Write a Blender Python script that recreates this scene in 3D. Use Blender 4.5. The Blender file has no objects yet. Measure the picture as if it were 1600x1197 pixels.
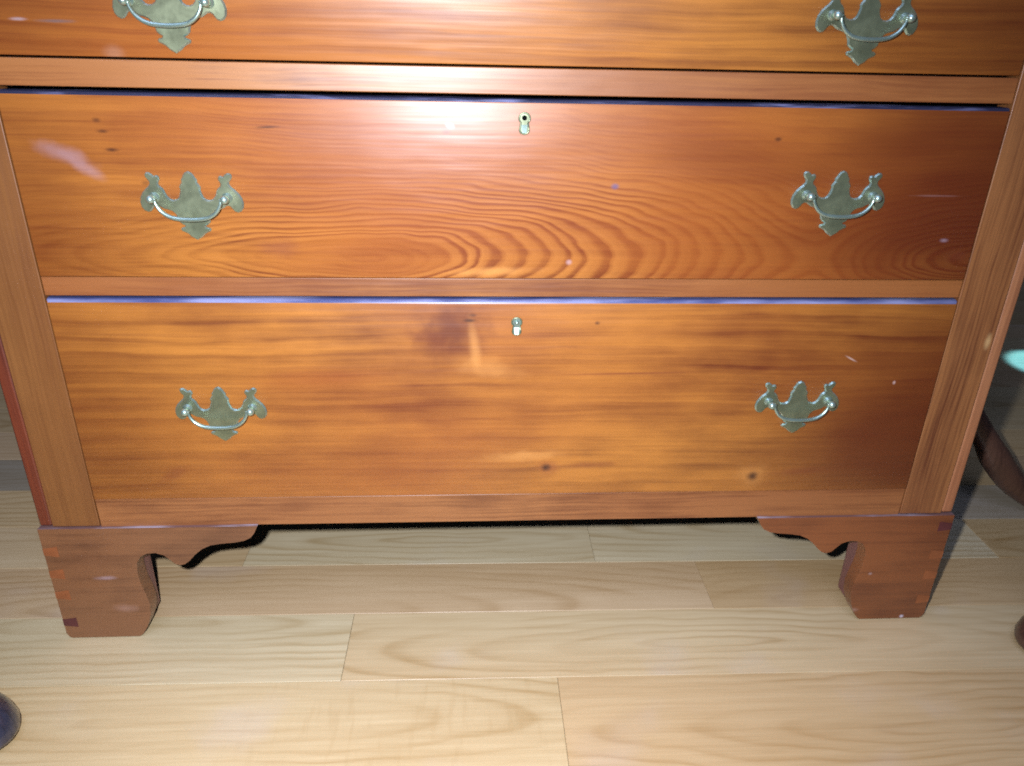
import bpy, bmesh, math, random
from mathutils import Vector, Matrix
from mathutils.geometry import tessellate_polygon
random.seed(7)
S = bpy.context.scene
C = S.collection

# ------------------------------------------------------------------ camera
FPX = 1200.0                      # focal length in pixels of a 1600 px wide frame
cam_d = bpy.data.cameras.new("camera")
cam = bpy.data.objects.new("camera", cam_d); C.objects.link(cam)
cam_d.sensor_fit = 'HORIZONTAL'; cam_d.sensor_width = 36.0
cam_d.lens = FPX * 36.0 / 1600.0
cam_d.clip_start = 0.02; cam_d.clip_end = 60
CAM = Vector((-0.05508, -0.75027, 0.68344))
rgt = Vector((0.99812006, -0.0573624, 0.02158452))
up = Vector((0.00440536, 0.41841243, 0.90824646))
fwd = Vector((0.06113043, 0.90644393, -0.41787854))
m = Matrix.Identity(4)
for i in range(3):
    m[i][0] = rgt[i]; m[i][1] = up[i]; m[i][2] = -fwd[i]; m[i][3] = CAM[i]
cam.matrix_world = m
S.camera = cam

# ------------------------------------------------------------------ room light, flash, added overhead fill, daylight patch
w = bpy.data.worlds.new("World"); S.world = w; w.use_nodes = True
bg = w.node_tree.nodes['Background']
bg.inputs[0].default_value = (0.62, 0.74, 1.0, 1); bg.inputs[1].default_value = 0.025

def aim(o, target):
    d = Vector(target) - o.location
    o.rotation_euler = d.to_track_quat('-Z', 'Y').to_euler()

fl = bpy.data.lights.new("camera_flash", 'SPOT')
fl.energy = 55; fl.color = (0.87, 0.885, 1.0); fl.shadow_soft_size = 0.011
fl.spot_size = math.radians(135); fl.spot_blend = 1.0
flo = bpy.data.objects.new("camera_flash", fl); C.objects.link(flo)
flo.location = CAM + rgt * -0.062 + up * 0.036
aim(flo, (-0.14, 0.0, 0.20))

wl = bpy.data.lights.new("window_daylight", 'AREA')  # added cool fill overhead, gives edges and brass rims a blue gleam
wl.energy = 30; wl.color = (0.50, 0.60, 1.0); wl.shape = 'RECTANGLE'; wl.size = 2.0; wl.size_y = 1.4
wlo = bpy.data.objects.new("window_daylight", wl); C.objects.link(wlo)
wlo.location = (-0.4, -1.15, 2.4); aim(wlo, (0, -0.1, 0.3))

dp = bpy.data.lights.new("daylight_patch", 'SPOT')
dp.energy = 480; dp.color = (0.16, 0.60, 1.0); dp.spot_size = math.radians(4.6); dp.spot_blend = 0.5; dp.shadow_soft_size = 0.01
dpo = bpy.data.objects.new("daylight_patch", dp); C.objects.link(dpo)
dpo.location = (1.9, 1.7, 1.6); aim(dpo, (1.29, 0.83, 0))

vs = S.view_settings
S.display_settings.display_device = 'sRGB'
vs.view_transform = 'Standard'; vs.look = 'None'; vs.exposure = 0; vs.gamma = 1; vs.use_curve_mapping = False
S.cycles.pixel_filter_type = 'BLACKMAN_HARRIS'; S.cycles.filter_width = 1.85
S.cycles.use_denoising = False
S.cycles.use_adaptive_sampling = True; S.cycles.adaptive_threshold = 0.035; S.cycles.adaptive_min_samples = 16
S.cycles.sample_clamp_indirect = 1.5; S.cycles.caustics_reflective = False; S.cycles.caustics_refractive = False
S.cycles.max_bounces = 3; S.cycles.diffuse_bounces = 1; S.cycles.glossy_bounces = 2

# ------------------------------------------------------------------ node helpers
class NT:
    def __init__(s, name):
        s.m = bpy.data.materials.new(name); s.m.use_nodes = True
        s.t = s.m.node_tree; s.n = s.t.nodes; s.l = s.t.links
        s.b = s.n['Principled BSDF']
    def put(s, sock, v):
        if hasattr(v, 'node'): s.l.new(v, sock)
        else: sock.default_value = v
    def f(s, op, a, b=0.0, c=0.0, clamp=False):
        n = s.n.new('ShaderNodeMath'); n.operation = op; n.use_clamp = clamp
        s.put(n.inputs[0], a); s.put(n.inputs[1], b); s.put(n.inputs[2], c)
        return n.outputs[0]
    def add(s, a, b): return s.f('ADD', a, b)
    def sub(s, a, b): return s.f('SUBTRACT', a, b)
    def mul(s, a, b): return s.f('MULTIPLY', a, b)
    def mad(s, a, b, c): return s.f('MULTIPLY_ADD', a, b, c)
    def xyz(s, x, y, z):
        n = s.n.new('ShaderNodeCombineXYZ')
        for i, v in enumerate((x, y, z)): s.put(n.inputs[i], v)
        return n.outputs[0]
    def sep(s, v):
        n = s.n.new('ShaderNodeSeparateXYZ'); s.l.new(v, n.inputs[0]); return n.outputs
    def noise(s, vec, scale=1.0, detail=2.0, rough=0.5):
        n = s.n.new('ShaderNodeTexNoise'); s.l.new(vec, n.inputs['Vector'])
        n.inputs['Scale'].default_value = scale; n.inputs['Detail'].default_value = detail
        n.inputs['Roughness'].default_value = rough
        return n.outputs[0]
    def ramp(s, v, stops, interp='LINEAR'):
        n = s.n.new('ShaderNodeValToRGB'); n.color_ramp.interpolation = interp
        e = n.color_ramp.elements
        while len(e) < len(stops): e.new(0.5)
        for k, (p, c) in enumerate(stops):
            e[k].position = p
            e[k].color = (c, c, c, 1) if isinstance(c, (int, float)) else (*c, 1)
        s.l.new(v, n.inputs[0]); return n.outputs[0]
    def mix(s, fac, a, b, mode='MIX'):
        n = s.n.new('ShaderNodeMix'); n.data_type = 'RGBA'; n.blend_type = mode
        s.put(n.inputs[0], fac)
        for k, v in ((6, a), (7, b)):
            if hasattr(v, 'node'): s.l.new(v, n.inputs[k])
            else: n.inputs[k].default_value = (*v, 1)
        return n.outputs[2]
    def smooth(s, v, a, b, ta=0.0, tb=1.0):
        n = s.n.new('ShaderNodeMapRange'); n.interpolation_type = 'SMOOTHSTEP'
        s.put(n.inputs[0], v); n.inputs[1].default_value = a; n.inputs[2].default_value = b
        n.inputs[3].default_value = ta; n.inputs[4].default_value = tb
        return n.outputs[0]
    def coords(s, kind='Object'):
        n = s.n.new('ShaderNodeTexCoord'); return n.outputs[kind]
    def bump(s, h, strength, dist):
        n = s.n.new('ShaderNodeBump'); n.inputs['Strength'].default_value = strength
        n.inputs['Distance'].default_value = dist; s.l.new(h, n.inputs['Height'])
        s.l.new(n.outputs[0], s.b.inputs['Normal'])

def wood(name, light, dark, red, grain='x', freq=170.0, rings=0.6, streak=0.8, blotch=0.5,
         centres=(), spots=(), rough=0.46, off=0.0, coat=0.7, waver=1.0, spec=0.5, fade=None, heart=0.0, flame=0.0, amp0=0.12):
    """Varnished wood. centres: (along, across, stretch) of the cathedral figures.
    spots: (x, z, rx, rz, angle, colour, strength) knots, dents, stains."""
    N = NT(name)
    o = N.sep(N.coords())
    X, Y, Z = o[0], o[1], o[2]
    L, A = (X, Z) if grain == 'x' else (Z, X)
    Lo = N.add(L, off)
    n1 = N.sub(N.noise(N.xyz(N.mul(Lo, 3.2), N.mul(A, 9.0), N.mul(Y, 9.0)), 1, 3.0), 0.5)
    n2 = N.sub(N.noise(N.xyz(N.mul(Lo, 16.0), N.mul(A, 46.0), N.mul(Y, 40.0)), 1, 2.0), 0.5)
    n0 = N.sub(N.noise(N.xyz(N.mul(Lo, 9.0), N.mul(A, 20.0), N.add(Y, 3.3)), 1, 2.0), 0.5)
    Aw = N.mad(n1, 0.030 * waver, N.mad(n2, 0.0045 * waver, N.mad(n0, 0.007 * waver, A)))
    Lw = N.mad(n0, 0.03 * waver, N.mad(n2, 0.008, L))
    Aw = N.mad(Y, 0.6, Aw)
    if centres:
        fld = None
        for (cl, ca, st, sl_, base) in centres:
            dd = N.sub(Lw, cl)
            dl = N.mad(N.f('MAXIMUM', dd, 0.0), 1.0 / st, N.mul(N.f('MINIMUM', dd, 0.0), 1.0 / sl_)); da = N.sub(Aw, ca)
            d = N.f('ADD', N.f('SQRT', N.add(N.mul(dl, dl), N.mul(da, da))), base)
            fld = d if fld is None else N.f('SMOOTH_MIN', fld, d, 0.02)
    else:
        fld = Aw
    vary = N.noise(N.xyz(N.mul(fld, 60.0), 0.3, off), 1, 1.0)      # uneven ring widths
    ph = N.f('FRACT', N.mul(N.mad(vary, 0.012, fld), freq))
    ring = N.ramp(ph, [(0, 0.3), (0.14, 0.0), (0.45, 0.15), (0.8, 0.9), (0.88, 1.0), (1.0, 0.3)], 'EASE')
    amp = N.smooth(N.noise(N.xyz(N.mul(Lo, 2.2), N.mul(A, 7.0), 0.7), 1, 2.0), 0.3, 0.64, amp0, 1.0)
    if fade:      # (across centre, half width): the figure is strong in this band of the board
        band = N.smooth(N.f('ABSOLUTE', N.sub(A, fade[0])), fade[1] * 0.45, fade[1], 1.0, 0.18)
        b1 = N.smooth(N.f('ABSOLUTE', N.add(L, 0.08)), 0.15, 0.25, 1.0, 0.22)
        b2 = N.smooth(N.f('ABSOLUTE', N.sub(L, 0.47)), 0.04, 0.12, 0.8, 0.0)
        bl_ = N.f('MAXIMUM', b1, b2)
        amp = N.mul(N.mul(amp, band), bl_)
    if heart:
        amp = N.mul(amp, N.smooth(fld, heart * 0.75, heart, 0.12, 1.0))
    As = N.mad(n1, 0.016 * waver, N.mad(Y, 0.6, A))
    st1 = N.noise(N.xyz(N.mul(Lo, 1.9), N.mul(As, 62.0), N.mul(Y, 50.0)), 1, 3.0, 0.6)
    st2 = N.noise(N.xyz(N.mul(Lo, 7.0), N.mul(As, 300.0), N.mul(Y, 300.0)), 1, 2.0, 0.6)
    bl = N.noise(N.xyz(N.mul(Lo, 3.0), N.mul(A, 7.5), N.add(N.mul(Y, 5.0), 1.7)), 1, 3.0, 0.55)
    bl2 = N.noise(N.xyz(N.mul(Lo, 1.3), N.mul(A, 3.0), 8.1), 1, 2.0)
    d = N.mul(N.mul(ring, amp), rings)
    d = N.mad(N.sub(st1, 0.5), streak * 1.7, d)
    d = N.mad(N.sub(st2, 0.5), streak * 1.5, d)
    d = N.mad(N.sub(bl, 0.5), blotch * 2.2, d)
    st3 = N.smooth(N.noise(N.xyz(N.mul(Lo, 8.0), N.mul(As, 95.0), N.mul(Y, 60.0)), 1, 2.0), 0.54, 0.70)
    d = N.mad(N.mul(st3, bl), streak * 0.4, d)
    mott = N.noise(N.xyz(N.mul(Lo, 13.0), N.mul(A, 26.0), N.mul(Y, 20.0)), 1, 3.0, 0.6)
    d = N.mad(N.sub(mott, 0.5), blotch * 1.1, d)
    d = N.f('ADD', d, 0.19, 0, True)
    col = N.mix(d, light, dark)
    col = N.mix(N.smooth(bl2, 0.36, 0.66, 0, 0.75), col, red, 'MIX')
    if flame:
        col = N.mix(N.mul(N.mul(N.f('POWER', N.sub(1.0, ring), 2.0), amp), flame), col, (0.62, 0.25, 0.05))
    rg = N.mad(bl, 0.12, N.mad(st2, 0.10, rough - 0.11))
    wob = N.mul(N.sub(N.noise(N.xyz(N.mul(X, 60), N.mul(Y, 60), N.mul(Z, 60)), 1, 2), 0.5), 0.7)
    for (sx, sz, rx, rz, ang, c, k) in spots:
        ca, sa = math.cos(ang), math.sin(ang)
        dx = N.sub(X, sx); dz = N.sub(Z, sz)
        u = N.mul(N.add(N.mul(dx, ca), N.mul(dz, sa)), 1.0 / rx)
        v = N.mul(N.sub(N.mul(dz, ca), N.mul(dx, sa)), 1.0 / rz)
        r = N.f('SQRT', N.add(N.mul(u, u), N.mul(v, v)))
        mk = N.smooth(N.add(r, wob if rx < 0.09 else N.mad(bl, 1.6, -0.8)), 0.05, 1.05, k, 0.0)
        col = N.mix(mk, col, c)
    N.l.new(col, N.b.inputs['Base Color'])
    N.l.new(rg, N.b.inputs['Roughness'])
    N.b.inputs['Specular IOR Level'].default_value = spec
    N.b.inputs['Coat Weight'].default_value = coat
    N.b.inputs['Coat Roughness'].default_value = 0.38
    big = N.noise(N.xyz(N.mul(X, 9), N.mul(Y, 9), N.mul(Z, 22)), 1, 2)
    fib = N.noise(N.xyz(N.mul(Lo, 7.0), N.mul(A, 190.0), N.mul(Y, 150.0)), 1, 1.0)
    hgt = N.mad(big, 6.0, N.mul(fib, 1.2))
    N.bump(hgt, 0.55, 0.0006)
    return N.m

def plain(name, col, rough=0.5, metal=0.0, spec=0.5):
    N = NT(name)
    o = N.coords()
    nz = N.noise(o, 120, 3); nb = N.noise(o, 28, 3)
    c = N.mix(N.smooth(nb, 0.3, 0.7), tuple(x * 0.78 for x in col), tuple(min(1, x * 1.15) for x in col))
    N.l.new(c, N.b.inputs['Base Color'])
    N.l.new(N.mad(nz, 0.25, rough - 0.12), N.b.inputs['Roughness'])
    N.b.inputs['Metallic'].default_value = metal
    N.b.inputs['Specular IOR Level'].default_value = spec
    N.bump(nb, 0.25, 0.0006)
    return N.m

DK = (0.045, 0.012, 0.006); PALE = (0.55, 0.50, 0.56); GOLD = (0.72, 0.33, 0.085); RED = (0.20, 0.045, 0.015)
PINE_L = (0.50, 0.192, 0.030); PINE_D = (0.105, 0.019, 0.004); PINE_R = (0.275, 0.058, 0.008)
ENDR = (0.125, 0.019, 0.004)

M = {}
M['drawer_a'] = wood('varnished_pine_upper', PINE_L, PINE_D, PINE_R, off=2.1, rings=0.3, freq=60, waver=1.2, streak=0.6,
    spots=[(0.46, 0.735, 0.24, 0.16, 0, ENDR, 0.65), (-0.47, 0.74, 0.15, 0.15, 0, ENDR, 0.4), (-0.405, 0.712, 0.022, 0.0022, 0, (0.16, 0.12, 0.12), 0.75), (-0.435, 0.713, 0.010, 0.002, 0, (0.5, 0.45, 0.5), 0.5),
           (-0.36, 0.686, 0.012, 0.010, 0, (0.50, 0.30, 0.20), 0.3)])
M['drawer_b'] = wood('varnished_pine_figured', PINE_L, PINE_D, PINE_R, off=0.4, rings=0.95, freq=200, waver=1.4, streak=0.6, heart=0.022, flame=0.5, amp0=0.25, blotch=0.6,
    centres=[(-0.15, 0.496, 4.2, 7.5, 0.0), (0.472, 0.503, 2.4, 3.0, 0.05)], fade=(0.488, 0.115),
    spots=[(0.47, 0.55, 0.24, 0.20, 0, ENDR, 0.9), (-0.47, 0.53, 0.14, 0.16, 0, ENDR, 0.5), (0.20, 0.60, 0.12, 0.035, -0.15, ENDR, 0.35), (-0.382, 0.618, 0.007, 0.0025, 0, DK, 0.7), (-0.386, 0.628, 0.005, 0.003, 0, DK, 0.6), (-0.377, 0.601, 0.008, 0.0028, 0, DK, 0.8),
           (-0.235, 0.624, 0.017, 0.0020, 0.05, DK, 0.75), (-0.352, 0.570, 0.005, 0.003, 0, DK, 0.4),
           (-0.068, 0.628, 0.006, 0.0035, -0.4, (0.60, 0.52, 0.55), 0.7), (-0.071, 0.622, 0.006, 0.003, 0, DK, 0.5),
           (0.091, 0.572, 0.0055, 0.004, 0, (0.13, 0.10, 0.20), 0.8), (0.245, 0.620, 0.005, 0.003, 0, DK, 0.7),
           (-0.420, 0.596, 0.034, 0.011, -0.35, (0.46, 0.32, 0.36), 0.42), (-0.402, 0.582, 0.020, 0.008, -0.5, (0.46, 0.32, 0.36), 0.35),
           (0.415, 0.566, 0.034, 0.0014, 0.0, (0.34, 0.18, 0.16), 0.5), (0.435, 0.519, 0.006, 0.003, 0.0, (0.5, 0.4, 0.5), 0.5),
           (-0.235, 0.506, 0.026, 0.014, 0.0, (0.24, 0.07, 0.03), 0.5), (-0.03, 0.482, 0.055, 0.007, 0.05, GOLD, 0.65),
           (0.05, 0.493, 0.004, 0.004, 0.0, (0.6, 0.4, 0.4), 0.6), (0.455, 0.502, 0.016, 0.010, 0, RED, 0.7)])
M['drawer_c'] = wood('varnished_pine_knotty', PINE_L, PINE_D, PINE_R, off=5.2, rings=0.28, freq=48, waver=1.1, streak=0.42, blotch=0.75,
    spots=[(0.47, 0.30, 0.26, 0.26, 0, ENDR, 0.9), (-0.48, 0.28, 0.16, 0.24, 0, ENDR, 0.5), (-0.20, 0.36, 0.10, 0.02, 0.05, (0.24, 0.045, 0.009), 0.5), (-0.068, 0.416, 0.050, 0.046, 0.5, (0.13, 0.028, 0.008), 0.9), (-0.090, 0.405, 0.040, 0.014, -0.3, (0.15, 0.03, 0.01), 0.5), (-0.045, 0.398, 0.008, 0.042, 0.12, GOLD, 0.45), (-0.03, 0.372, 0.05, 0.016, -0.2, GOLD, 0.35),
           (-0.050, 0.428, 0.010, 0.003, 0, DK, 0.8), (-0.046, 0.434, 0.006, 0.003, 0, DK, 0.6),
           (0.010, 0.259, 0.062, 0.010, 0.05, GOLD, 0.6), (0.038, 0.243, 0.017, 0.014, 0, (0.3, 0.085, 0.024), 0.7), (0.036, 0.243, 0.008, 0.0075, 0, DK, 0.97),
           (0.085, 0.246, 0.042, 0.006, 0.03, RED, 0.55),
           (0.278, 0.229, 0.026, 0.022, 0, GOLD, 0.4), (0.278, 0.228, 0.010, 0.009, 0, DK, 0.92), (0.335, 0.234, 0.05, 0.007, 0.05, RED, 0.5),
           (0.365, 0.382, 0.011, 0.0016, -0.5, (0.62, 0.45, 0.38), 0.75), (0.42, 0.352, 0.0022, 0.003, 0, (0.7, 0.5, 0.45), 0.8),
           (0.13, 0.365, 0.11, 0.0022, 0.02, RED, 0.7), (0.083, 0.425, 0.004, 0.003, 0, DK, 0.7), (-0.375, 0.240, 0.030, 0.010, 0.5, RED, 0.45)])
M['drawer_d'] = wood('varnished_pine_top', PINE_L, PINE_D, PINE_R, off=9.2, rings=0.4, freq=120)
CASE_L, CASE_D, CASE_R = (0.40, 0.165, 0.045), (0.16, 0.046, 0.012), (0.27, 0.085, 0.021)
M['rail'] = wood('varnished_rail', CASE_L, CASE_D, CASE_R, off=1.3, rings=0.25, blotch=1.1, streak=0.9)
M['rail_low'] = wood('varnished_base_rail', (0.34, 0.135, 0.042), (0.125, 0.036, 0.011), (0.22, 0.066, 0.019), off=3.3, rings=0.25, blotch=1.3, streak=0.9)
M['stile_l'] = wood('varnished_stile_pale', (0.30, 0.130, 0.034), (0.10, 0.032, 0.008), (0.195, 0.070, 0.017), grain='z', off=2.3, rings=0.35, streak=0.8, rough=0.45)
M['stile_r'] = wood('varnished_stile_brown', (0.33, 0.135, 0.043), (0.115, 0.032, 0.011), (0.215, 0.066, 0.021), grain='z', off=6.9, rings=0.35, streak=1.0, rough=0.42,
    spots=[(0.516, 0.402, 0.005, 0.013, 0.0, (0.62, 0.40, 0.17), 0.8), (0.50, 0.63, 0.006, 0.008, 0, (0.6, 0.42, 0.25), 0.5)])
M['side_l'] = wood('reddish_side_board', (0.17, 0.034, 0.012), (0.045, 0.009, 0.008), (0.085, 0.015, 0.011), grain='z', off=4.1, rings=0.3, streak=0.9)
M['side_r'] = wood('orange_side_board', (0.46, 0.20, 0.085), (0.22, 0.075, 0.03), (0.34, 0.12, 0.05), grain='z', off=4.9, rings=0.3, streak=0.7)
M['foot_l'] = wood('brown_bracket_foot', (0.23, 0.098, 0.040), (0.075, 0.026, 0.012), (0.145, 0.050, 0.022), off=7.7, rings=0.2, freq=60, streak=0.5, blotch=1.2, rough=0.42,
    spots=[(-0.475, 0.094, 0.016, 0.004, 0, (0.42, 0.32, 0.36), 0.5), (-0.46, 0.047, 0.018, 0.008, 0, (0.42, 0.25, 0.2), 0.4)])
M['foot_r'] = wood('red_brown_bracket_foot', (0.27, 0.088, 0.026), (0.080, 0.020, 0.008), (0.155, 0.040, 0.013), off=8.8, rings=0.2, freq=60, streak=0.5, blotch=1.2, rough=0.42,
    spots=[(0.442, 0.017, 0.008, 0.005, 0, (0.45, 0.3, 0.25), 0.5), (0.508, 0.004, 0.004, 0.004, 0, (0.75, 0.72, 0.85), 0.9), (0.451, 0.077, 0.004, 0.003, 0, (0.5, 0.4, 0.4), 0.6)])
M['block'] = wood('purplish_corner_block', (0.26, 0.115, 0.095), (0.13, 0.05, 0.05), (0.19, 0.07, 0.07), grain='z', off=1.8, rough=0.5)
M['pin_o'] = plain('orange_end_grain', (0.29, 0.095, 0.032), 0.5)
M['pin_d'] = plain('purple_end_grain', (0.10, 0.026, 0.026), 0.5)
M['inside'] = plain('raw_dark_pine', (0.10, 0.06, 0.035), 0.8)
M['black'] = plain('lock_hole', (0.004, 0.004, 0.004), 0.9, spec=0.1)
M['dark_wood'] = wood('dark_mahogany', (0.13, 0.066, 0.042), (0.04, 0.019, 0.014), (0.08, 0.036, 0.024), grain='z', off=3.0, rings=0.3, rough=0.26, coat=0.3)
M['black_wood'] = wood('near_black_wood', (0.036, 0.040, 0.070), (0.011, 0.012, 0.022), (0.022, 0.024, 0.042), grain='z', off=3.6, rings=0.3, rough=0.24, coat=1.0)

def edge_mat(name, lo, hi, a, b):
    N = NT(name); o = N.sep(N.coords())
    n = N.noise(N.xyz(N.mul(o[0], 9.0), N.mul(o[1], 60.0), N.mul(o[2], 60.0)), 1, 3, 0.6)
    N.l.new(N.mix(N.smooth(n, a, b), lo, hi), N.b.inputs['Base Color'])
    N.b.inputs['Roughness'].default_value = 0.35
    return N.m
M['dust'] = edge_mat('dusty_edge', (0.06, 0.075, 0.19), (0.26, 0.28, 0.46), 0.38, 0.68)  # blue tint in the drawer edge colour, patchy along its length
M['dust_dark'] = edge_mat('dark_edge', (0.025, 0.028, 0.06), (0.30, 0.32, 0.55), 0.5, 0.72)  # mostly navy version of the blue edge tint
M['dust_line'] = edge_mat('dusty_ledge', (0.17, 0.09, 0.08), (0.42, 0.37, 0.42), 0.45, 0.68)

def brass_mat(name, col, rough, bmp=0.2):
    N = NT(name)
    o = N.coords()
    a = N.noise(o, 45, 3); b = N.noise(o, 210, 3)
    c = N.mix(N.smooth(a, 0.32, 0.7), tuple(x * 0.72 for x in col), col)
    c = N.mix(N.smooth(b, 0.58, 0.8, 0, 0.4), c, (0.16, 0.17, 0.11))
    N.l.new(c, N.b.inputs['Base Color'])
    N.b.inputs['Metallic'].default_value = 0.75
    N.l.new(N.mad(b, 0.16, N.mad(a, 0.14, rough - 0.15)), N.b.inputs['Roughness'])
    if bmp: N.bump(a, bmp, 0.0005)
    return N.m
M['plate'] = brass_mat('aged_brass_plate', (0.31, 0.36, 0.22), 0.38)
M['bail'] = brass_mat('polished_brass', (0.46, 0.64, 0.55), 0.30, 0)

# ------------------------------------------------------------------ mesh helpers
def link(name, bm, mat, parent=None, smooth=False, bevel=0.0, seg=2):
    bmesh.ops.recalc_face_normals(bm, faces=bm.faces)
    me = bpy.data.meshes.new(name); bm.to_mesh(me); bm.free()
    if mat: me.materials.append(mat)
    o = bpy.data.objects.new(name, me); C.objects.link(o)
    if parent: o.parent = parent
    if smooth:
        for p in me.polygons: p.use_smooth = True
    if bevel:
        md = o.modifiers.new('bevel', 'BEVEL'); md.width = bevel; md.segments = seg
        md.limit_method = 'ANGLE'; md.angle_limit = math.radians(35)
        for p in me.polygons: p.use_smooth = True
        wn = o.modifiers.new('wn', 'WEIGHTED_NORMAL'); wn.keep_sharp = True
    return o

def box_bm(x0, x1, y0, y1, z0, z1, bm=None):
    bm = bm or bmesh.new()
    v = [bm.verts.new((x, y, z)) for z in (z0, z1) for y in (y0, y1) for x in (x0, x1)]
    for f in ((0, 1, 3, 2), (4, 6, 7, 5), (0, 4, 5, 1), (2, 3, 7, 6), (0, 2, 6, 4), (1, 5, 7, 3)):
        bm.faces.new([v[i] for i in f])
    return bm

def box(name, x0, x1, y0, y1, z0, z1, mat, parent=None, bevel=0.0, seg=2):
    return link(name, box_bm(x0, x1, y0, y1, z0, z1), mat, parent, bevel=bevel, seg=seg)

def extrude_outline(pts, y0, y1):
    """closed outline in x,z turned into a board between depths y0 and y1"""
    bm = bmesh.new()
    a = [bm.verts.new((x, y0, z)) for x, z in pts]
    b = [bm.verts.new((x, y1, z)) for x, z in pts]
    for ring_ in (a, b):
        for t in tessellate_polygon([[Vector((x, z, 0)) for x, z in pts]]):
            bm.faces.new([ring_[k] for k in t])
    n = len(pts)
    for i in range(n):
        bm.faces.new((a[i], b[i], b[(i + 1) % n], a[(i + 1) % n]))
    bmesh.ops.recalc_face_normals(bm, faces=bm.faces)
    return bm

def spline(pts, n):
    """Catmull-Rom through pts, n samples per span"""
    P = [Vector(p) for p in pts]; out = []
    for i in range(len(P) - 1):
        p0 = P[max(i - 1, 0)]; p1 = P[i]; p2 = P[i + 1]; p3 = P[min(i + 2, len(P) - 1)]
        for k in range(n):
            t = k / n
            out.append(0.5 * ((2 * p1) + (p2 - p0) * t + (2 * p0 - 5 * p1 + 4 * p2 - p3) * t * t + (3 * p1 - p0 - 3 * p2 + p3) * t ** 3))
    out.append(P[-1]); return out

def tube_bm(path, seg=14, bm=None):
    """path: (x, y, z, radius)"""
    bm = bm or bmesh.new()
    pts = [Vector(p[:3]) for p in path]; rad = [p[3] for p in path]
    rings = []; ref = None
    for i, p in enumerate(pts):
        t = (pts[min(i + 1, len(pts) - 1)] - pts[max(i - 1, 0)]).normalized()
        if ref is None:
            ref = t.orthogonal().normalized()
        ref = (ref - t * ref.dot(t)).normalized()
        bn = t.cross(ref)
        rings.append([bm.verts.new(p + (ref * math.cos(a) + bn * math.sin(a)) * rad[i]) for a in [2 * math.pi * k / seg for k in range(seg)]])
    for a, b in zip(rings, rings[1:]):
        for k in range(seg):
            bm.faces.new((a[k], a[(k + 1) % seg], b[(k + 1) % seg], b[k]))
    bm.faces.new(rings[0][::-1]); bm.faces.new(rings[-1])
    return bm

def lathe_bm(prof, seg=24, axis='z', at=(0, 0, 0), bm=None):
    """prof: (radius, height) from bottom up"""
    bm = bm or bmesh.new(); rings = []
    for r, h in prof:
        ring = []
        for k in range(seg):
            a = 2 * math.pi * k / seg
            c, s = max(r, 1e-5) * math.cos(a), max(r, 1e-5) * math.sin(a)
            v = (c, s, h) if axis == 'z' else (c, h, s)
            ring.append(bm.verts.new(Vector(v) + Vector(at)))
        rings.append(ring)
    for a, b in zip(rings, rings[1:]):
        for k in range(seg):
            bm.faces.new((a[k], a[(k + 1) % seg], b[(k + 1) % seg], b[k]))
    bm.faces.new(rings[0][::-1]); bm.faces.new(rings[-1])
    return bm

def empty(name, loc, label, cat, group=None):
    o = bpy.data.objects.new(name, None); C.objects.link(o); o.location = loc
    o.empty_display_size = 0.1
    o['label'] = label; o['category'] = cat
    if group: o['group'] = group
    return o

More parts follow.
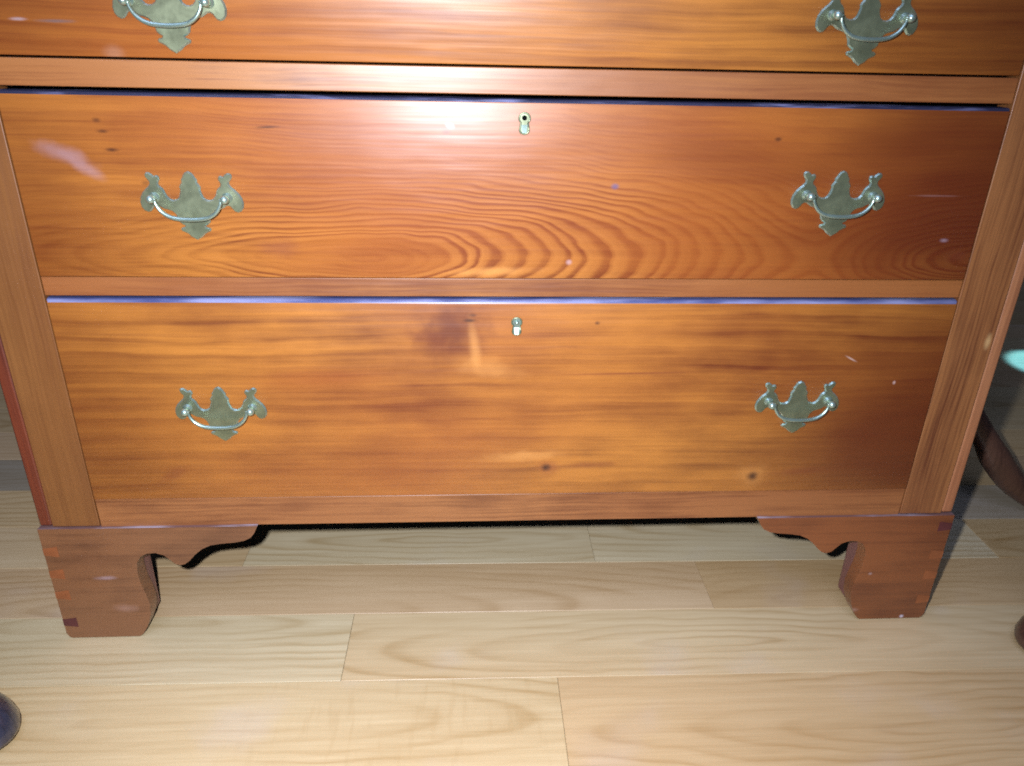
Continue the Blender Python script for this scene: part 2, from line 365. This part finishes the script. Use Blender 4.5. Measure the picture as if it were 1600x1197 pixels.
# ------------------------------------------------------------------ floor
def oak_mat():
    N = NT('oak_floorboard')
    oi = N.n.new('ShaderNodeObjectInfo'); rnd = oi.outputs['Random']; tone = oi.outputs['Color']; al = oi.outputs['Alpha']
    o = N.sep(N.coords())
    X = N.mad(rnd, 37.0, o[0]); Yl = o[1]; Yy = N.mad(rnd, 11.0, o[1]); Z = o[2]
    n1 = N.sub(N.noise(N.xyz(N.mul(X, 4.0), N.mul(Yy, 9.0), 0.3), 1, 3.0), 0.5)
    n2 = N.sub(N.noise(N.xyz(N.mul(X, 18.0), N.mul(Yy, 60.0), 2.3), 1, 2.0), 0.5)
    yw = N.mad(n1, 0.045, N.mad(n2, 0.004, N.sub(Yl, N.mul(N.sub(rnd, 0.5), 0.09))))
    dx = N.mul(N.sub(o[0], N.mul(N.sub(rnd, 0.5), 0.4)), 0.11)
    fld = N.f('SQRT', N.add(N.mul(dx, dx), N.mul(yw, yw)))
    ph = N.f('FRACT', N.mul(fld, 88.0))
    ring = N.ramp(ph, [(0, 0.2), (0.15, 0.0), (0.5, 0.2), (0.84, 1.0), (1.0, 0.2)], 'EASE')
    amp = N.smooth(N.noise(N.xyz(N.mul(X, 2.6), N.mul(Yy, 8.0), 5.0), 1, 2.0), 0.34, 0.66, 0.05, 1.0)
    st = N.noise(N.xyz(N.mul(X, 4.0), N.mul(Yy, 120.0), 1.0), 1, 4.0, 0.6)
    st2 = N.noise(N.xyz(N.mul(X, 14.0), N.mul(Yy, 520.0), 1.0), 1, 2.0, 0.6)
    bl = N.noise(N.xyz(N.mul(X, 3.0), N.mul(Yy, 10.0), 9.0), 1, 3.0)
    d = N.mad(N.mul(ring, amp), 0.5, N.mad(N.sub(st, 0.5), 0.9, N.mad(N.sub(bl, 0.5), 1.0, 0.22)))
    d = N.f('MULTIPLY_ADD', N.sub(st2, 0.5), 0.4, d, True)
    dk = N.mix(1.0, tone, (0.66, 0.56, 0.42), 'MULTIPLY')
    col = N.mix(d, tone, dk)
    # pale cross flecks of quarter-sawn oak, only on boards whose object alpha asks for them
    fx = N.noise(N.xyz(N.mul(X, 95.0), N.mul(Yy, 16.0), 4.0), 1, 2.0)
    reg = N.smooth(o[0], 0.06, 0.26)
    fleck = N.mul(N.mul(N.smooth(fx, 0.52, 0.70, 0, 0.18), N.sub(1.0, al)), reg)
    col = N.mix(fleck, col, dk)
    wear = N.smooth(N.noise(N.xyz(N.mul(X, 7), N.mul(Yy, 7), 0), 1, 3), 0.55, 0.75, 0, 0.16)
    col = N.mix(wear, col, (0.62, 0.60, 0.62))
    N.l.new(col, N.b.inputs['Base Color'])
    N.l.new(N.mad(st, 0.10, N.mad(bl, 0.10, 0.30)), N.b.inputs['Roughness'])
    N.bump(N.noise(N.xyz(N.mul(X, 10.0), N.mul(Yy, 260.0), 1.0), 1, 1.0), 0.3, 0.0004)
    return N.m
M['oak'] = oak_mat()
fb = box_bm(-2.2, 2.2, -1.6, 2.4, -0.06, -0.018)
floor = link('floor', fb, M['inside']); floor['kind'] = 'structure'; floor.rotation_euler.z = -0.012; floor['label'] = 'pale oak strip floor under the chest'

PALE_O = (0.70, 0.56, 0.32); PINK_O = (0.66, 0.48, 0.27); TAN_O = (0.62, 0.46, 0.24); BROWN_O = (0.38, 0.265, 0.135)
seams = [-0.222, -0.085, 0.027, 0.126, 0.223, 0.322]
while seams[-1] < 2.2: seams.append(seams[-1] + 0.098)
while seams[0] > -1.5: seams.insert(0, seams[0] - 0.11)
special = {  # seam -> [(x end, tone, alpha)]
    -0.222: [(-0.95, TAN_O, 1), (0.052, (0.71, 0.56, 0.31), 0.0), (0.98, (0.66, 0.48, 0.25), 1)],
    -0.085: [(-0.198, (0.70, 0.58, 0.345), 1), (0.74, (0.70, 0.54, 0.30), 1)],
    0.027: [(-0.73, TAN_O, 1), (0.27, PINK_O, 1), (1.10, (0.62, 0.44, 0.225), 1)],
    0.126: [(-0.366, (0.66, 0.50, 0.28), 1), (0.127, (0.72, 0.62, 0.40), 1), (0.720, (0.72, 0.62, 0.40), 1), (1.5, TAN_O, 1)],
    0.223: [(-0.2, TAN_O, 1), (0.60, PALE_O, 1), (1.3, (0.48, 0.42, 0.31), 1)],
    0.322: [(-0.5, (0.36, 0.31, 0.22), 1), (0.9, TAN_O, 1)],
}
def plank(x0, x1, y0, y1, tone, alpha):
    g = 0.00015
    cx, cy = (x0 + x1) / 2, (y0 + y1) / 2
    hx, hy, t, e = (x1 - x0) / 2 - g, (y1 - y0) / 2 - g, 0.018, 0.0004
    bm = bmesh.new()
    lo = [bm.verts.new((sx * hx, sy * hy, -t)) for sx, sy in ((-1, -1), (1, -1), (1, 1), (-1, 1))]
    mi = [bm.verts.new((sx * hx, sy * hy, -e)) for sx, sy in ((-1, -1), (1, -1), (1, 1), (-1, 1))]
    hi = [bm.verts.new((sx * (hx - e), sy * (hy - e), 0)) for sx, sy in ((-1, -1), (1, -1), (1, 1), (-1, 1))]
    bm.faces.new(lo[::-1]); bm.faces.new(hi)
    for a, b in ((lo, mi), (mi, hi)):
        for k in range(4): bm.faces.new((a[k], a[(k + 1) % 4], b[(k + 1) % 4], b[k]))
    o = link('floorboard', bm, M['oak'], floor)
    o.location = (cx, cy, random.uniform(-0.0003, 0.0))
    o.color = (*tone, alpha)
for y0, y1 in zip(seams, seams[1:]):
    key = next((k for k in special if abs(k - y0) < 1e-4), None)
    x = -2.2 - random.random() * 0.4
    if key is not None:
        runs = special[key]
        x = runs[0][0] - 0.9
        plank(x - 0.7, x, y0, y1, PALE_O, 1)
        for xe, tone, al in runs:
            plank(x, xe, y0, y1, tone, al); x = xe
    while x < 2.1:
        xe = x + random.uniform(0.45, 1.1)
        k = random.uniform(0.85, 1.08)
        tone = random.choice([PALE_O, PINK_O, TAN_O, TAN_O])
        plank(x, xe, y0, y1, tuple(c * k for c in tone), 1); x = xe

# ------------------------------------------------------------------ chest of drawers
W, WO, DEP = 0.470, 0.537, 0.48
Z_FOOT, Z_D3B, Z_D3T, Z_D2B, Z_D2T, Z_D1B = 0.1676, 0.2055, 0.4534, 0.4744, 0.6566, 0.6815
Z_D1T, Z_D0B, Z_D0T, Z_TOP = 0.842, 0.866, 1.000, 1.022
chest = empty('chest_of_drawers', (0, 0, 0), 'orange-brown varnished pine chest of drawers with brass pulls and bracket feet', 'chest of drawers')
chest.scale = (1, 1, 0.9575)

sl = box('stile', -0.5222, -W, 0, 0.024, Z_FOOT, Z_TOP, M['stile_l'], chest, 0.0012)
sr = box('stile', W, 0.5222, 0, 0.024, Z_FOOT, Z_TOP, M['stile_r'], chest, 0.0012)
a = box('side_panel', -WO, -0.5226, 0.0012, DEP, Z_FOOT, Z_TOP, M['side_l'], chest, 0.003, 3); a['label'] = 'dark reddish side board'
box('side_panel', 0.5226, WO, 0.0012, DEP, Z_FOOT, Z_TOP, M['side_r'], chest, 0.003, 3)
for z0, z1, mt in ((Z_D2T, Z_D1B, 'rail'), (Z_D3T, Z_D2B, 'rail'), (Z_D1T, Z_D0B, 'rail'), (Z_D0T, Z_TOP, 'rail')):
    box('rail', -W + 0.0006, W - 0.0006, 0.0008, 0.03, z0 + 0.0003, z1 - 0.0003, M[mt], chest, 0.0011)
box('base_rail', -W + 0.0006, W - 0.0006, 0.0006, 0.022, 0.1655, Z_D3B - 0.0006, M['rail_low'], chest, 0.0013)
box('back_panel', -0.522, 0.522, DEP - 0.012, DEP - 0.001, Z_FOOT, Z_TOP, M['inside'], chest)
box('bottom_board', -0.522, 0.522, 0.0225, DEP - 0.0125, 0.170, 0.186, M['inside'], chest)
box('top_board', -WO - 0.02, WO + 0.02, -0.02, DEP + 0.01, Z_TOP, Z_TOP + 0.024, M['drawer_d'], chest, 0.006, 3)

# bracket feet: one outline, mirrored
prof = [(-0.295, 0.164), (-0.298, 0.157), (-0.303, 0.150), (-0.311, 0.1455), (-0.322, 0.1432), (-0.337, 0.1418), (-0.350, 0.1395),
        (-0.360, 0.1345), (-0.369, 0.1265), (-0.377, 0.1170), (-0.3825, 0.1125), (-0.3885, 0.1112), (-0.394, 0.1133), (-0.3985, 0.1190),
        (-0.405, 0.1262), (-0.414, 0.1298), (-0.424, 0.1290), (-0.432, 0.1240), (-0.4365, 0.1160), (-0.4385, 0.1050), (-0.4385, 0.0930),
        (-0.4372, 0.0800), (-0.4345, 0.0670), (-0.4325, 0.0530), (-0.4335, 0.0390), (-0.4370, 0.0260), (-0.4420, 0.0140), (-0.4480, 0.0045), (-0.4525, 0.0008)]
def foot(sgn, mat, y_front, y_back, parent, name='bracket_foot'):
    pts = [(-WO - 0.0008, 0.1668), (-0.2935, 0.1668)] + prof + [(-0.532, 0.0008), (-0.5355, 0.003), (-WO - 0.0008, 0.008)]
    pts = [(x * -sgn, z) for x, z in pts]
    o = link(name, extrude_outline(pts, y_front, y_back), mat, parent, bevel=0.0013, seg=2)
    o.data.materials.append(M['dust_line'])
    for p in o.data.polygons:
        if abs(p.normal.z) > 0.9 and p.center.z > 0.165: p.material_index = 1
    return o
for sgn, mk, tones in ((-1, 'foot_l', ('pin_o', 'pin_o', 'pin_o', 'pin_d')), (1, 'foot_r', ('pin_d', 'pin_o', 'pin_o', 'pin_o'))):
    f = foot(sgn, M[mk], -0.0034, 0.0175, chest)
    # returns along the side and the blocks glued behind them
    bx = sorted((sgn * 0.519, sgn * 0.5372))
    bm = extrude_outline([(0.018, 0.166), (0.23, 0.166), (0.225, 0.15), (0.19, 0.142), (0.16, 0.125), (0.145, 0.11), (0.13, 0.128), (0.108, 0.125), (0.102, 0.09), (0.108, 0.04), (0.098, 0.001), (0.018, 0.001)], 0, 1)
    for v in bm.verts:
        y = v.co.x; v.co.x = bx[0] if v.co.y < 0.5 else bx[1]; v.co.y = y
    link('side_bracket', bm, M[mk], f, bevel=0.001)
    bxx = sorted((sgn * 0.5185, sgn * 0.4430))
    box('corner_block', bxx[0], bxx[1], 0.018, 0.048, 0.012, 0.165, M['block'], f, 0.004)
    zs = (0.134, 0.101, 0.069, 0.026) if sgn < 0 else (0.150, 0.106, 0.073, 0.033)
    for zc, t in zip(zs, tones):
        h = 0.0065
        o1, o2 = -0.5379, -0.5215
        pts = [(o1, zc - h * 0.75), (o2, zc - h * 1.15), (o2, zc + h * 1.15), (o1, zc + h * 0.75)]
        pts = [(x * -sgn, z) for x, z in pts]
        link('dovetail', extrude_outline(pts, -0.0036, 0.0005), M[t], f)
for sgn, mk in ((-1, 'foot_l'), (1, 'foot_r')):
    xx = sorted((sgn * 0.42, sgn * 0.5372))
    box('back_foot', xx[0], xx[1], DEP - 0.02, DEP, 0.001, 0.166, M[mk], chest, 0.002)

# drawer fronts
FRONT = {}          # how far each drawer front stands proud
def drawer_front(z0, z1, mat, dy=0.0, r=0.0042, edge_tint=None):
    bm = bmesh.new()
    n = 5; rb = 0.0015
    ya = -0.0008 + dy
    pr = [(ya + 0.020, z0), (ya + rb, z0), (ya + rb * 0.3, z0 + rb * 0.3), (ya, z0 + rb)]
    for k in range(n + 1):
        a = math.pi / 2 * k / n
        pr.append((ya + r - r * math.cos(a), z1 - r + r * math.sin(a)))
    pr.append((ya + 0.020, z1))
    x0, x1 = -W + 0.0014, W - 0.0014
    # soften the ends too: two narrow steps at each end
    cols = [(x0, 0.0016), (x0 + 0.0006, 0.0005), (x0 + 0.0018, 0), (x1 - 0.0018, 0), (x1 - 0.0006, 0.0005), (x1, 0.0016)]
    vs_ = [[bm.verts.new((x, y + (d if k < len(pr) - 1 and k > 0 else 0), z)) for k, (y, z) in enumerate(pr)] for x, d in cols]
    for a, b in zip(vs_, vs_[1:]):
        for k in range(len(pr)):
            k2 = (k + 1) % len(pr)
            bm.faces.new((a[k], b[k], b[k2], a[k2]))
    bm.faces.new(vs_[0]); bm.faces.new(vs_[-1][::-1])
    o = link('drawer_front', bm, mat, chest)
    if edge_tint:
        o.data.materials.append(edge_tint)
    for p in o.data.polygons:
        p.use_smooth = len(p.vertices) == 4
        if edge_tint and p.normal.z > 0.45: p.material_index = 1
    o.data.set_sharp_from_angle(angle=math.radians(40))
    FRONT[o.name] = dy
    return o
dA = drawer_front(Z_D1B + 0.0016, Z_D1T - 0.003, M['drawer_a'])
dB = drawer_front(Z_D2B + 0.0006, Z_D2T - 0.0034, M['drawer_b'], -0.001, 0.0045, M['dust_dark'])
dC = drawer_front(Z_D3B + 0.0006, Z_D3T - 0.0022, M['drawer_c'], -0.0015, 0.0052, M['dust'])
dD = drawer_front(Z_D0B + 0.001, Z_D0T - 0.003, M['drawer_d'])
dB['label'] = 'drawer front with swirling cathedral grain and a keyhole'
dC['label'] = 'deep bottom drawer front with two dark knots'
# drawer boxes close the dark gaps a little way behind the fronts
for z0, z1 in ((Z_D1B, Z_D1T), (Z_D2B, Z_D2T), (Z_D3B, Z_D3T), (Z_D0B, Z_D0T)):
    box('drawer_box', -W + 0.004, W - 0.004, 0.0196, DEP - 0.03, z0 + 0.002, z1 - 0.012, M['inside'], chest)

# ------------------------------------------------------------------ brass pulls
K, KV = 0.0000723, 0.0000764
half = [(790, 148), (836, 172), (862, 208), (868, 228), (896, 262), (888, 296), (912, 325), (930, 352), (918, 388), (926, 420), (938, 455),
        (950, 490), (985, 512), (1025, 518), (1065, 505), (1095, 470), (1112, 430), (1122, 392), (1145, 362), (1172, 345), (1186, 318),
        (1176, 290), (1158, 265), (1158, 232), (1180, 208), (1206, 208), (1226, 222), (1246, 196), (1278, 172), (1316, 172), (1342, 196),
        (1340, 232), (1318, 262), (1296, 288), (1296, 318), (1318, 350), (1362, 384), (1408, 432), (1442, 492), (1456, 556), (1446, 618),
        (1414, 662), (1370, 682), (1328, 670), (1300, 638), (1282, 606), (1252, 590), (1218, 596), (1192, 618), (1158, 640), (1112, 648),
        (1062, 664), (1022, 704), (1000, 756), (990, 812), (956, 840), (918, 852), (930, 872), (968, 876), (992, 896), (982, 926), (944, 938),
        (900, 960), (866, 1000), (790, 1052)]
out = [((x - 790) * K, (522 - y) * KV) for x, y in half]
outline = out + [(-x, z) for x, z in out[-2:0:-1]]
PX = 0.0336
def make_plate():
    # cast plate: sloping rim, flat face
    n = len(outline); P = [Vector((x, z)) for x, z in outline]
    P = [(P[i - 1] + 10 * P[i] + P[(i + 1) % n]) / 12 for i in range(n)]
    area = sum(P[i].x * P[(i + 1) % n].y - P[(i + 1) % n].x * P[i].y for i in range(n))
    sg = 1 if area > 0 else -1
    ins = []
    for i in range(n):
        t = ((P[(i + 1) % n] - P[i - 1]) + 0.6 * (P[(i + 2) % n] - P[i - 2])).normalized()
        ins.append(P[i] + Vector((-t.y, t.x)) * sg * 0.0014)
    bm = bmesh.new()
    r0 = [bm.verts.new((p.x, 0.0, p.y)) for p in P]
    r1 = [bm.verts.new((p.x, -0.0006, p.y)) for p in P]
    r2 = [bm.verts.new((p.x, -0.0024, p.y)) for p in ins]
    for a_, b_ in ((r0, r1), (r1, r2)):
        for k in range(n): bm.faces.new((a_[k], a_[(k + 1) % n], b_[(k + 1) % n], b_[k]))
    for ring_ in (r2, r0):
        for t in tessellate_polygon([[Vector((v.co.x, v.co.z, 0)) for v in ring_]]):
            bm.faces.new([ring_[k] for k in t])
    return bm
plate_me = None; bail_me = None; post_me = None
def pull_meshes():
    global plate_me, bail_me, post_me
    o = link('backplate', make_plate(), M['plate'], None); plate_me = o
    o.data.materials.append(M['bail'])
    for pl in o.data.polygons:
        if 0.25 < abs(pl.normal.y) < 0.97: pl.material_index = 1
    sp = spline([(-PX + 0.0035, -0.0125, 0.0005), (-PX + 0.0045, -0.0128, -0.0055), (-PX + 0.0095, -0.0128, -0.0130), (-0.0150, -0.0128, -0.0180),
                 (0, -0.0128, -0.0195), (0.0150, -0.0128, -0.0180), (PX - 0.0095, -0.0128, -0.0130), (PX - 0.0045, -0.0128, -0.0055), (PX - 0.0035, -0.0125, 0.0005)], 6)
    n = len(sp) - 1
    path = [(p.x, p.y, p.z, 0.0012 + 0.0010 * math.sin(math.pi * i / n) ** 1.3) for i, p in enumerate(sp)]
    path[0] = (*path[0][:3], 0.0021); path[1] = (*path[1][:3], 0.0019); path[-1] = (*path[-1][:3], 0.0021); path[-2] = (*path[-2][:3], 0.0019)
    bail_me = link('bail', tube_bm(path, 12), M['bail'], None, smooth=True)
    pr = [(0.0052, -0.0018), (0.0050, -0.0030), (0.0031, -0.0040), (0.0027, -0.0075)]
    for k in range(1, 10):
        a = math.pi * k / 10
        pr.append((0.0043 * math.sin(a) if k > 2 else 0.0033, -0.0122 - 0.0043 * -math.cos(a)))
    pr.append((0.0002, -0.0165))
    post_me = link('post', lathe_bm(pr, 18, 'y'), M['bail'], None, smooth=True)
pull_meshes()
first = [True]
def place(parent, x, z, rot=0.0, swing=0.0):
    for src, dx in ((plate_me, 0), (bail_me, 0), (post_me, -PX), (post_me, PX)):
        o = src.copy(); C.objects.link(o); o.parent = parent
        c, s = math.cos(rot), math.sin(rot)
        o.location = (x + dx * c, FRONT[parent.name] - 0.0009, z + dx * s + (0.003 if src is not plate_me else 0.0))
        o.rotation_euler = (swing if src is bail_me else 0.0, -rot, 0)
place(dB, -0.312, 0.5540, 0.0); place(dB, 0.315, 0.5625, -0.012)
place(dC, -0.3145, 0.3230, 0.0, -0.06); place(dC, 0.314, 0.3270, 0.012, -0.05)
place(dA, -0.3065, 0.7270, 0.0); place(dA, 0.310, 0.7290, -0.012)
place(dD, -0.31, 0.93); place(dD, 0.31, 0.93)
for o in (plate_me, bail_me, post_me): bpy.data.objects.remove(o)

# keyhole escutcheons
def keyhole(parent, x, zc, bright):
    fy = FRONT[parent.name]
    def klink(*a, **k):
        o = link(*a, **k); o.location.y = fy; return o
    # inlaid rim in keyhole outline: round head, straight tail with a round end
    pts = []
    for k in range(17):
        a = math.radians(-50 + 280 * k / 16); pts.append((0.0051 * math.cos(a), 0.0048 + 0.0051 * math.sin(a)))
    for k in range(9):
        a = math.radians(180 + 180 * k / 8); pts.append((0.0044 * math.cos(a), -0.0062 + 0.0036 * math.sin(a)))
    sub = extrude_outline([(x + px * 0.92, zc + pz * 0.92) for px, pz in pts], -0.0013, 0.001)
    e = klink('escutcheon', sub, M['bail'] if bright else M['plate'], parent, bevel=0.0004)
    loop = [(x + px, -0.0014, zc + pz, 0.00085) for px, pz in pts]; loop.append(loop[0])
    klink('escutcheon_rim', tube_bm(loop, 8), M['plate'], parent, smooth=True)
    if bright:
        klink('lock_pin', lathe_bm([(0.0022, -0.0012), (0.0022, -0.0030), (0.0016, -0.0040), (0.0003, -0.0044)], 14, 'y', (x, 0, zc + 0.0045)), M['bail'], parent, smooth=True)
    else:
        klink('lock_hole', lathe_bm([(0.0024, -0.0008), (0.0024, -0.00155), (0.0003, -0.00156)], 18, 'y', (x, 0, zc + 0.0052)), M['black'], parent)
    # worn brass tongue in the lower half
    tg = bmesh.new()
    wv = [tg.verts.new((x + a * (0.0030 if z > -0.008 else 0.0021), y, zc + z)) for a in (-1, 1) for y, z in ((-0.0010, -0.0002), (-0.0034, -0.0086), (-0.0010, -0.0092))]
    for q in ((0, 1, 2), (5, 4, 3), (0, 3, 4, 1), (1, 4, 5, 2), (2, 5, 3, 0)): tg.faces.new([wv[k] for k in q])
    klink('lock_tongue', tg, M['bail'], parent)
keyhole(dB, 0.0012, 0.6312, False)
keyhole(dC, -0.0012, 0.4215, True)
keyhole(dA, 0.0, 0.815, False)

# ------------------------------------------------------------------ dark furniture beside the chest
def cabriole_leg(sx, sy, h, mat, root, x, y):
    """leg whose toe and knee point towards (sx, sy)"""
    d = Vector((sx, sy, 0)).normalized()
    pts = [(0.000, h, 0.026), (0.014, h - 0.04, 0.030), (0.022, h - 0.09, 0.028), (0.012, h - 0.17, 0.020), (-0.008, h - 0.26, 0.0145),
           (-0.014, 0.085, 0.0120), (-0.006, 0.050, 0.0125), (0.004, 0.034, 0.017)]
    sp = spline([(d.x * a, d.y * a, z) for a, z, r in pts], 4)
    n = 4; path = []
    for i, p in enumerate(sp):
        k = min(i // n, len(pts) - 2); t = i / n - k
        path.append((p.x, p.y, p.z, pts[k][2] * (1 - t) + pts[k + 1][2] * t))
    leg = link('leg', tube_bm(path, 16), mat, root, smooth=True); leg.location = (x, y, 0)
    # pad foot, longer towards the toe
    bm = lathe_bm([(0.022, 0.0), (0.028, 0.003), (0.034, 0.008), (0.035, 0.013), (0.033, 0.022), (0.028, 0.034), (0.020, 0.046), (0.012, 0.056)], 26)
    for v in bm.verts:
        a = v.co.x * d.x + v.co.y * d.y
        k = 0.012 + (0.28 * a if a > 0 else 0.0)
        v.co.x += d.x * k; v.co.y += d.y * k
        if a > 0: v.co.z *= 1 - 5.0 * a * min(1, v.co.z / 0.03) * 0.6
    pad = link('pad_foot', bm, mat, leg, smooth=True)
    return leg

def stool(label, mat, corner, sx, w_=0.44, d_=0.36):
    """low stool; the foot in view is at corner, the stool reaches away from the chest's front"""
    x0, y0 = corner
    st = empty('cabriole_stool', (x0 + sx * w_ / 2, y0 - d_ / 2, 0), label, 'stool', 'stools standing in front of the chest')
    h = 0.40
    for ax in (-1, 1):
        for ay in (-1, 1):
            cabriole_leg(ax * (0.9 if ay > 0 else 1), ay * (-0.55 if ay > 0 else 1), h, mat, st, ax * w_ / 2, ay * d_ / 2)
    box('seat_rail', -w_ / 2 - 0.02, w_ / 2 + 0.02, -d_ / 2 - 0.02, d_ / 2 + 0.02, h - 0.055, h, mat, st, 0.004)
    bm = box_bm(-w_ / 2 - 0.012, w_ / 2 + 0.012, -d_ / 2 - 0.012, d_ / 2 + 0.012, h + 0.0005, h + 0.045)
    link('seat', bm, M['side_l'], st, bevel=0.018, seg=4)
    return st
stool('black polished stool, its curved foot at the lower left of the picture', M['black_wood'], (-0.573, -0.136), -1)
stool('dark brown stool, its round foot right of the chest at the picture edge', M['dark_wood'], (0.677, -0.050), 1)

tt = empty('tripod_table', (0.702, 0.262, 0), 'dark brown tripod table with curved legs behind the right side of the chest', 'table')
link('column', lathe_bm([(0.012, 0.10), (0.022, 0.115), (0.024, 0.20), (0.014, 0.23), (0.020, 0.30), (0.015, 0.45), (0.012, 0.58), (0.022, 0.60)], 20), M['dark_wood'], tt, smooth=True)
link('table_top', lathe_bm([(0.05, 0.601), (0.125, 0.606), (0.138, 0.612), (0.140, 0.620), (0.136, 0.625), (0.128, 0.622), (0.01, 0.622)], 40), M['dark_wood'], tt, smooth=True)
for ang in (-10, 110, 230):
    a = math.radians(ang); ca, sa = math.cos(a), math.sin(a)
    kp = [(0.0, 0.190, 0.017), (0.018, 0.165, 0.0175), (0.045, 0.130, 0.0175), (0.072, 0.092, 0.0225), (0.103, 0.056, 0.0215), (0.132, 0.030, 0.0170), (0.157, 0.0150, 0.0140), (0.180, 0.012, 0.006)]
    sp = spline([(ca * r, sa * r, z) for r, z, q in kp], 4); path = []
    for i, p in enumerate(sp):
        k = min(i // 4, len(kp) - 2); t = i / 4 - k
        path.append((p.x, p.y, p.z, kp[k][2] * (1 - t) + kp[k + 1][2] * t))
    link('leg', tube_bm(path, 16), M['dark_wood'], tt, smooth=True)
